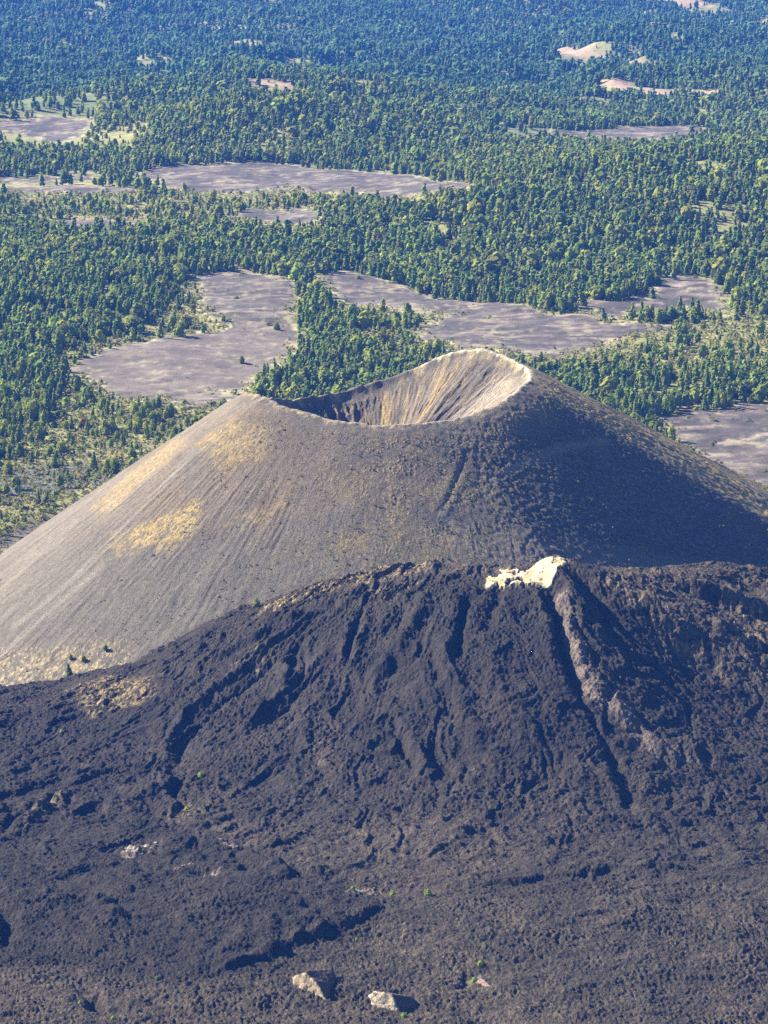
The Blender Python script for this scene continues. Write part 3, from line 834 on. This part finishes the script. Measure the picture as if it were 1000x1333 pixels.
def build_scrub():
    r = np.random.default_rng(9)
    lib = [crown('bush', 13, r, core=False) for _ in range(8)]
    D = 4250.0; out = []
    while D < 7600:
        hw = .098 * D + 20; s = 5.2 + 2.5 * sstep(4600, 7000, D)
        x = np.arange(-hw, hw, s); out.append(np.stack([x, np.full(len(x), D)], 1)); D += s * 1.3
    P = np.vstack(out); P = P + (r.random(P.shape) - .5) * 7
    X, Y = P.T
    ash, pale, mead, dens = land_masks(X, Y)
    cl = fbm(X / 20, Y / 26, 230, 3)
    p = np.where(dens < .9, 1.0 + 1.2 * cl, .35 + .6 * cl) * (1 - ash * .985) + .35 * np.clip(ash * (1 - ash) * 4, 0, 1)
    p = p * sstep(385, 420, np.hypot(X - CX, Y - CD)) * sstep(4150, 4300, Y)
    br_ = area(X, Y, G([(-80, 735), (0, 705), (60, 675), (125, 640), (110, 665), (60, 700), (0, 760), (-80, 800)]), 8)
    p = p * (1 - .8 * br_)
    near = np.maximum(land_masks(X, Y + 45)[0], land_masks(X, Y + 90)[0])
    p = np.maximum(p, .75 * near * (1 - ash * 1.02) * (1 + cl))
    k = r.random(len(X)) < p
    X, Y = X[k], Y[k]; Z = np.maximum(terr(X, Y), cone_full(X, Y)) - .2; h = np.clip(r.lognormal(1.0, .48, len(X)), 1.1, 7)
    # small shrubs dotted over the front of the cone
    n = 5200; th = np.radians(r.uniform(225, 375, n)); rr = r.uniform(165, 430, n) ** 1.0
    cx, cy = CX + rr * np.cos(th), CD + rr * np.sin(th)
    kk = fbm(cx / 40, cy / 40, 235, 3) + .4 * r.random(n) > .12
    cx, cy = cx[kk], cy[kk]
    # and thin green among the straw at the ash foot on the left
    fp = np.array([on_cone(a, b)[:2] for a, b in zip(r.uniform(0, 170, 150), r.uniform(845, 895, 150))])
    X = np.concatenate([X, cx, fp[:, 0]]); Y = np.concatenate([Y, cy, fp[:, 1]])
    Z = np.concatenate([Z, cone_full(cx, cy) - .1, cone_full(fp[:, 0], fp[:, 1]) - .1])
    h = np.concatenate([h, np.clip(r.lognormal(-.1, .4, len(cx)), .5, 2.2), np.clip(r.lognormal(-.1, .4, len(fp)), .6, 2.0)])
    n = len(X); var = r.integers(0, 8, n); rot = r.random(n) * 6.28; Vs, Fs, Cs = [], [], []; off = 0
    mixw = r.random(n)
    base = np.where((mixw < .55)[:, None], np.array([.145, .165, .042]), np.where((mixw < .8)[:, None], np.array([.095, .125, .038]), np.array([.22, .18, .07])))
    base = base * (1 + .2 * r.normal(size=(n, 1)))
    for vv in range(8):
        s = np.nonzero(var == vv)[0]
        V, Fc, br = lib[vv]; c, sn = np.cos(rot[s])[:, None], np.sin(rot[s])[:, None]; hh = h[s][:, None]; w = hh * 1.25
        P_ = np.stack([(V[:, 0] * c - V[:, 1] * sn) * w + X[s][:, None], (V[:, 0] * sn + V[:, 1] * c) * w + Y[s][:, None], V[:, 2] * hh + Z[s][:, None]], -1)
        Vs.append(P_.reshape(-1, 3)); Fs.append((Fc[None] + (off + np.arange(len(s)) * len(V))[:, None, None]).reshape(-1, 4)); off += len(s) * len(V)
        Cs.append((base[s][:, None] * br[None, :, None]).reshape(-1, 3))
    me = mesh_from('scrub', np.vstack(Vs), np.vstack(Fs), 4, M_leafattr, np.maximum(np.vstack(Cs), .005))
    o = link('undergrowth', me); tag(o, 'low green and straw coloured scrub dotting the plain and the cone', 'scrub', kind='stuff')
    print('scrub', n)
build_scrub()

# ---- trees one can tell apart
def trunk_mesh():
    V, Fc = [], []; m = 7
    zs = [-.03, .05, .2, .45, .7, .92]; rs = [.026, .019, .016, .012, .008, .003]
    for z, q in zip(zs, rs):
        for k in range(m):
            a = 2 * math.pi * k / m; V.append((q * math.cos(a) + .008 * math.sin(z * 9), q * math.sin(a), z))
    f = grid_faces(len(zs), m, True).tolist()
    for k in range(9):                                           # limbs
        z = .22 + .07 * k; a = k * 2.4; L = .15 * (1 - z) + .03; b = len(V)
        for (d, q) in ((0, .006), (L, .002)):
            for j in range(4):
                t = j * math.pi / 2
                V.append((d * math.cos(a) - q * math.cos(t) * math.sin(a), d * math.sin(a) + q * math.cos(t) * math.cos(a), z + d * .35 + q * math.sin(t)))
        f += [[b + j, b + (j + 1) % 4, b + 4 + (j + 1) % 4, b + 4 + j] for j in range(4)]
    return mesh_from('trunk', np.array(V), np.array(f), 4, M_bark, smooth=True)
ME_TRUNK = trunk_mesh()
LEAF = {(k, t): leaf_mat('leaf_%s_%d' % (k, t), tuple(np.array(TINTS[k]) * TONE[t][1] * np.array(TONE[t][2]))) for k in TINTS for t in range(3)}
LEAF['dead'] = leaf_mat('leaf_dead', (.19, .10, .065))
LEAF['fresh'] = leaf_mat('leaf_fresh', (.17, .24, .035))
_rc = np.random.default_rng(21)
CROWNS = {}
for k in ('pine', 'spire', 'round', 'bush'):
    for t in range(3):
        for v in range(2):
            V, Fc, br = crown(k, 330 if k != 'bush' else 150, _rc)
            CROWNS[k, t, v] = mesh_from('crown', V, Fc, 4, LEAF[k, t])

def new_tree(name, loc, h, w, k, t, v, label, cat, group=None, mat=None, rot=0.0):
    e = bpy.data.objects.new(name, None); COL.objects.link(e)
    e.location = loc; e.scale = (h * w, h * w, h); e.rotation_euler = (0, 0, rot); e.empty_display_size = .2
    tag(e, label, cat, group)
    me = CROWNS[k, t, v]
    if mat is not None:
        me = me.copy(); me.materials[0] = LEAF[mat]
    if k != 'bush':
        link('trunk', ME_TRUNK, e)
    link('crown' if k != 'bush' else 'foliage', me, e)
    return e

KW = {'pine': 'pine', 'spire': 'narrow spire pine', 'round': 'round crowned tree'}
PN = {'pine': 'pine_tree', 'spire': 'pine_tree', 'round': 'broadleaf_tree'}
def where_of(px, py):
    if px < 110: return "at the far left beyond the cone's left flank", 'trees beyond the left flank of the cone'
    if px < 335: return "in scrub just behind the crater's left peak", 'trees in the scrub behind the left peak'
    if px < 690: return 'in the dark grove just behind the crater rim', 'trees in the grove behind the crater'
    return "in the grove behind the cone's right flank", 'trees in the grove behind the right flank'
for i in IND:
    k = KINDS[TK[i]]; t = int(TT[i]); px, py = PX[i], PY[i]
    wh, gr = where_of(px, py)
    size = 'tall' if TH[i] > 15.5 else ('middling' if TH[i] > 12 else 'low')
    lab = '%s %s %s %s' % (size, TONE[t][0], KW[k], wh)
    new_tree(PN[k], (TX[i], TY[i], TZ[i] - .3), TH[i], TW[i], k, t, int(rng.integers(0, 2)), lab, 'tree', gr, rot=rng.random() * 6.28)

def lone(name, px, py, fn, hpx, w, k, t, label, cat, mat=None):
    p = fn(px, py); h = hpx * p[1] / F
    return new_tree(name, (p[0], p[1], p[2] - .15), h, w, k, t, 0, label, cat, None, mat, rng.random() * 6.28)

def lava_top(px, py):
    p = on_lava(px, py)
    z = lava_surface(np.array([p[0]]), np.array([p[1]]))[0][0]
    return np.array([p[0], p[1], z])
def cone_top(px, py):
    p = on_cone(px, py); return p

lone('small_tree', 334, 801, lava_top, 13, 1.2, 'round', 1, 'single round green tree on the lava crest at the edge of the grey slope', 'tree')
lone('pine_tree', 91, 883, cone_top, 20, 1.15, 'pine', 1, 'biggest green tree among straw tufts at the lower left foot of the cone', 'tree')
lone('small_tree', 109, 861, cone_top, 9, 1.3, 'round', 2, 'small pale green tree right above the biggest tree at the cone foot', 'tree')
lone('small_tree', 92, 860, cone_top, 8, 1.3, 'round', 1, 'small tree directly behind the biggest tree at the cone foot', 'tree')
lone('small_tree', 138, 848, cone_top, 9, 1.3, 'round', 0, 'small dark tree standing alone on bare ash at the cone foot', 'tree')
lone('broadleaf_tree', 315, 474, on_ground, 11, 1.2, 'round', 0, 'lone dark tree standing on the pale ash field left of the crater', 'tree')
lone('broadleaf_tree', 361, 431, on_ground, 11, 1.4, 'round', 0, 'lone broad tree at the narrow right edge of the pale ash field', 'tree')
lone('broadleaf_tree', 291, 419, on_ground, 9, 1.3, 'round', 1, 'small tree where the upper ash field narrows at its left side', 'tree')
lone('low_shrub', 466, 364, on_ground, 6, 1.6, 'bush', 1, 'low wide green shrub on the middle ash strip beyond the crater', 'shrub')
lone('low_shrub', 308, 390, on_ground, 5, 1.6, 'bush', 1, 'low shrub in the middle of the upper purple ash field', 'shrub')
lone('broadleaf_tree', 110, 556, on_ground, 13, 1.6, 'round', 1, 'reddish brown dead tree in scrub left of the cone', 'tree', 'dead')
lone('broadleaf_tree', 496, 322, on_ground, 18, 1.1, 'round', 1, 'reddish brown dead tree at the forest edge above the middle ash strip', 'tree', 'dead')
for px, py, hp, t, lab in (
    (262, 1017, 7, 2, 'small bright green bush at the top of the short lava gully on the left'),
    (244, 1062, 8, 2, 'small bright green bush on the straw bank of the short lava gully'),
    (512, 1173, 7, 2, 'bright green bush on lava right of the dark flow tip, the left of two'),
    (558, 1175, 8, 2, 'bright green bush on lava right of the dark flow tip, the right of two'),
    (460, 1168, 5, 2, 'tiny bush on the pale strip just above the dark flow tip'),
    (205, 1280, 4, 2, 'tiny bush on brown lava left of the big pale faced rock'),
    (105, 1310, 5, 2, 'little bush beside the round pit at the bottom left'),
    (148, 1331, 5, 2, 'little bush below the round pit at the bottom edge'),
    (626, 1262, 7, 2, 'bright green bush on top of the curved rock at lower middle'),
    (618, 1281, 8, 2, 'bright green bush at the left side of the curved rock at lower middle'),
    (631, 1236, 4, 2, 'tiny bush on lava above the curved rock at lower middle'),
    (526, 1328, 7, 2, 'green bush at the foot of the long white faced rock near the bottom'),
    (465, 1229, 4, 2, 'tiny green bush above and right of the big pale faced rock'),
    (81, 962, 5, 2, 'tiny yellow green bush alone on the dark lava at the far left')):
    lone('low_shrub', px, py, lava_top, hp, 1.25, 'bush', t, lab, 'bush', 'fresh')

# ------------------------------------------------------------------ rocks
def rock_mesh(seed, sx, sy, sz, pale_dir, pale_cut, cols, lean=(0, 0)):
    nu, nv = 84, 46
    u = np.tile(np.arange(nu) / nu * 2 * np.pi, nv); v = np.repeat(np.linspace(-.35, .5, nv) * np.pi, nu)
    d = np.stack([np.cos(v) * np.cos(u), np.cos(v) * np.sin(u), np.sin(v)], 1)
    n = fbm(d[:, 0] * 1.6 + seed, d[:, 1] * 1.6 + d[:, 2] * 1.3, 300 + seed, 4)
    rs = np.random.default_rng(seed * 13 + 5)
    dirv = np.array(pale_dir) / np.linalg.norm(pale_dir)
    pl = rs.normal(size=(15, 3)); pl /= np.linalg.norm(pl, axis=1)[:, None]
    dist = rs.uniform(.78, 1.05, 15)
    keep_ = pl @ dirv < .72; pl, dist = pl[keep_], dist[keep_]
    t_ = d @ pl.T; rr = np.where(t_ > 1e-3, dist[None] / np.maximum(t_, 1e-3), 9).min(1)
    tf = d @ dirv; rf = np.where(tf > 1e-3, .60 / np.maximum(tf, 1e-3), 9)          # the broken pale face
    face = rf < rr * (1 + .12 * fbm(d[:, 0] * 5, d[:, 1] * 5 + d[:, 2] * 4, 311, 3))
    rr = np.minimum(np.minimum(rr, rf), 1.25) * (1 + .10 * n + .05 * fbm(d[:, 0] * 9, d[:, 1] * 9 + d[:, 2] * 8, 305, 3))
    P = d * rr[:, None]
    P[:, 0] += lean[0] * P[:, 2]; P[:, 1] += lean[1] * P[:, 2]
    P *= np.array([sx, sy, sz])
    m = face.astype(float) * sstep(-.45, -.1, fbm(d[:, 0] * 7, d[:, 1] * 7 + d[:, 2] * 6, 315, 3))
    c = mixc(np.tile(np.array(cols[0]), (len(P), 1)), cols[1], m)
    c = c * (1 + .3 * n)[:, None]
    return mesh_from('rock', P, grid_faces(nv, nu, True), 4, M_rock, np.maximum(c, .01), smooth=True)

def rock(name, px, py, seed, size, pale_dir, cut, cols, label, rot=0.0, lean=(0, 0), sink=.0):
    p = on_lava(px, py); z = float(lava_macro(p[0], p[1]) + lava_feat(np.array([p[0]]), np.array([p[1]]))[0])
    o = link(name, rock_mesh(seed, *size, pale_dir, cut, cols, lean)); o.location = (p[0], p[1], z - sink); o.rotation_euler = (0, 0, rot)
    return tag(o, label, 'rock')
DK = (.050, .040, .030)
rock('rock_outcrop', 414, 1292, 1, (16, 17, 17), (-.62, -.78, -.05), .70, (DK, (.30, .235, .15)), 'big dark rock mound with a bright cream face at lower middle', lean=(-.12, .2))
rock('rock_outcrop', 518, 1314, 4, (18, 13, 13), (-.66, -.68, .12), .66, (DK, (.32, .27, .19)), 'dark rock mound with a long white face near the bottom edge', lean=(-.2, .2), sink=1)
rock('rock_outcrop', 632, 1284, 7, (6, 12, 5.5), (-.7, -.6, .2), .75, ((.05, .042, .035), (.22, .15, .12)), 'narrow pinkish curved rock with green bushes along its left side', rot=.35)
rock('rock_outcrop', 692, 1331, 9, (15, 3, 2.2), (0, -.3, .9), -.4, ((.16, .13, .1), (.36, .31, .25)), 'long flat pale slab at the bottom edge right of middle')
rock('rock_outcrop', 336, 1124, 12, (8, 7, 5), (-.9, -.2, .2), .45, (DK, (.20, .16, .1)), 'small dark knob beside a black hollow left of middle', lean=(.1, .1), sink=1)
rock('rock_outcrop', 592, 1214, 15, (2.6, 2, 2.0), (-.5, -.6, .4), .0, ((.08, .06, .05), (.3, .24, .2)), 'small pale stone alone on dark lava above the curved rock')

def bleached():
    """white altered rock on the summit of the lava dome"""
    poly = LV([(630, 768), (636, 758), (648, 760), (652, 750), (668, 749), (678, 754), (690, 747), (702, 741), (703, 730), (712, 727), (720, 737), (737, 740), (735, 752), (724, 759), (717, 772), (702, 771), (690, 769), (670, 771), (655, 771), (642, 774)])
    P = np.array(poly); lo = P.min(0) - 6; hi = P.max(0) + 6
    xs = np.arange(lo[0], hi[0], .7); ys = np.arange(lo[1], hi[1], .7)
    X = np.tile(xs, len(ys)); Y = np.repeat(ys, len(xs))
    Z, w, wi = lava_surface(X, Y)
    wx, wy = X + 3 * fbm(X / 9, Y / 9, 320, 3), Y + 8 * fbm(X / 9 + 4, Y / 9, 323, 3)
    a = area(wx, wy, poly, 4.5)
    a = a * np.where(X < 124, sstep(-.30, .12, fbm(X / 9, Y / 14, 335, 3)), 1)
    Zg = Z.reshape(len(ys), len(xs)); Zs = Zg.copy(); ct = 1
    for dy in range(-6, 7, 2):                                   # the crust bridges the small hollows of the clinker
        for dx in range(-6, 7, 2):
            if dx or dy: Zs = Zs + np.roll(np.roll(Zg, dy, 0), dx, 1); ct += 1
    Zs = np.maximum((Zs / ct).ravel() + .5, .55 * Z + .45 * (Zs / ct).ravel() + .35)
    k_ = sstep(.1, .6, a)
    Z = (Z + .25) * (1 - k_) + (Zs + 1.6 * k_ + .5 * ridged(X / 7, Y / 11, 326, 3) + .22 * fbm(X / 2.2, Y / 2.6, 329, 2)) * k_
    n = fbm(X / 7, Y / 9, 331, 3)
    c = mixc(np.tile(np.array((.33, .29, .185)), (len(X), 1)), (.30, .225, .10), sstep(.1, .45, n))
    c = mixc(c, (.10, .085, .065), sstep(.2, .45, -n) * .7)
    e_ = sstep(.15, .75, a + .35 * n)[:, None]; c = np.array((.026, .022, .018))[None] * (1 - e_) + c * e_
    fc = grid_faces(len(ys), len(xs)); keep = a[fc].max(1) > .08
    me = mesh_from('bleached', np.stack([X, Y, Z], 1), fc[keep], 4, M_rock, c, smooth=True)
    o = link('bleached_rock', me); tag(o, 'jagged white and cream rock crust on the summit of the dark lava dome', 'rock')
bleached()

# ------------------------------------------------------------------ haze
def build_haze():
    lo, hi = (-37000, -60, -460), (37000, 46000, 960)
    V = [(x, y, z) for z in (lo[2], hi[2]) for y in (lo[1], hi[1]) for x in (lo[0], hi[0])]
    Fc = [(0, 2, 3, 1), (4, 5, 7, 6), (0, 1, 5, 4), (2, 6, 7, 3), (0, 4, 6, 2), (1, 3, 7, 5)]
    m = bpy.data.materials.new('haze'); m.use_nodes = True
    nt = m.node_tree; nt.nodes.remove(nt.nodes['Principled BSDF'])
    v = nt.nodes.new('ShaderNodeVolumePrincipled')
    v.inputs['Color'].default_value = (.055, .23, 1.0, 1); v.inputs['Density'].default_value = HAZE
    v.inputs['Anisotropy'].default_value = 0.0
    nt.links.new(v.outputs[0], nt.nodes['Material Output'].inputs['Volume'])
    o = link('haze', mesh_from('haze', np.array(V), np.array(Fc), 4, m)); tag(o, 'thin blue haze in the air over the plain', 'haze', kind='stuff')
HAZE = 1.3e-5
build_haze()

# ------------------------------------------------------------------ light
AZ, EL = 62.0, 32.0                       # sun: degrees left of straight ahead, elevation
az, el = math.radians(AZ), math.radians(EL)
to_sun = (-math.sin(az) * math.cos(el), math.cos(az) * math.cos(el), math.sin(el))
ld = bpy.data.lights.new('sun', 'SUN'); ld.energy = 5.0; ld.angle = math.radians(.5); ld.color = (1.0, .89, .71)
lo_ = bpy.data.objects.new('sun', ld); COL.objects.link(lo_)
from mathutils import Vector
lo_.rotation_euler = Vector(to_sun).to_track_quat('Z', 'Y').to_euler(); lo_.location = (-2000, 2000, 3000)
W = bpy.data.worlds.new('World'); S.world = W; W.use_nodes = True
nt = W.node_tree
sk = nt.nodes.new('ShaderNodeTexSky'); sk.sky_type = 'NISHITA'; sk.sun_disc = False
sk.sun_elevation = el; sk.sun_rotation = -az; sk.altitude = 2500
nt.links.new(sk.outputs[0], nt.nodes['Background'].inputs['Color'])
nt.nodes['Background'].inputs['Strength'].default_value = 0.05

cd = bpy.data.cameras.new('camera'); cam = bpy.data.objects.new('camera', cd); COL.objects.link(cam)
cam.location = (0, 0, H); cam.rotation_euler = (math.pi / 2 - PITCH, 0, 0)
cd.sensor_fit = 'VERTICAL'; cd.sensor_height = 24; cd.sensor_width = 18; cd.lens = 24 * F / 1333.0
cd.clip_start = 5; cd.clip_end = 80000
S.camera = cam

S.view_settings.view_transform = 'Standard'; S.view_settings.look = 'None'
S.view_settings.exposure = 2.35; S.view_settings.gamma = 1
S.render.engine = 'CYCLES'
cy = S.cycles
cy.max_bounces = 4; cy.diffuse_bounces = 2; cy.glossy_bounces = 1; cy.transmission_bounces = 2; cy.volume_bounces = 0; cy.transparent_max_bounces = 4
cy.use_denoising = False
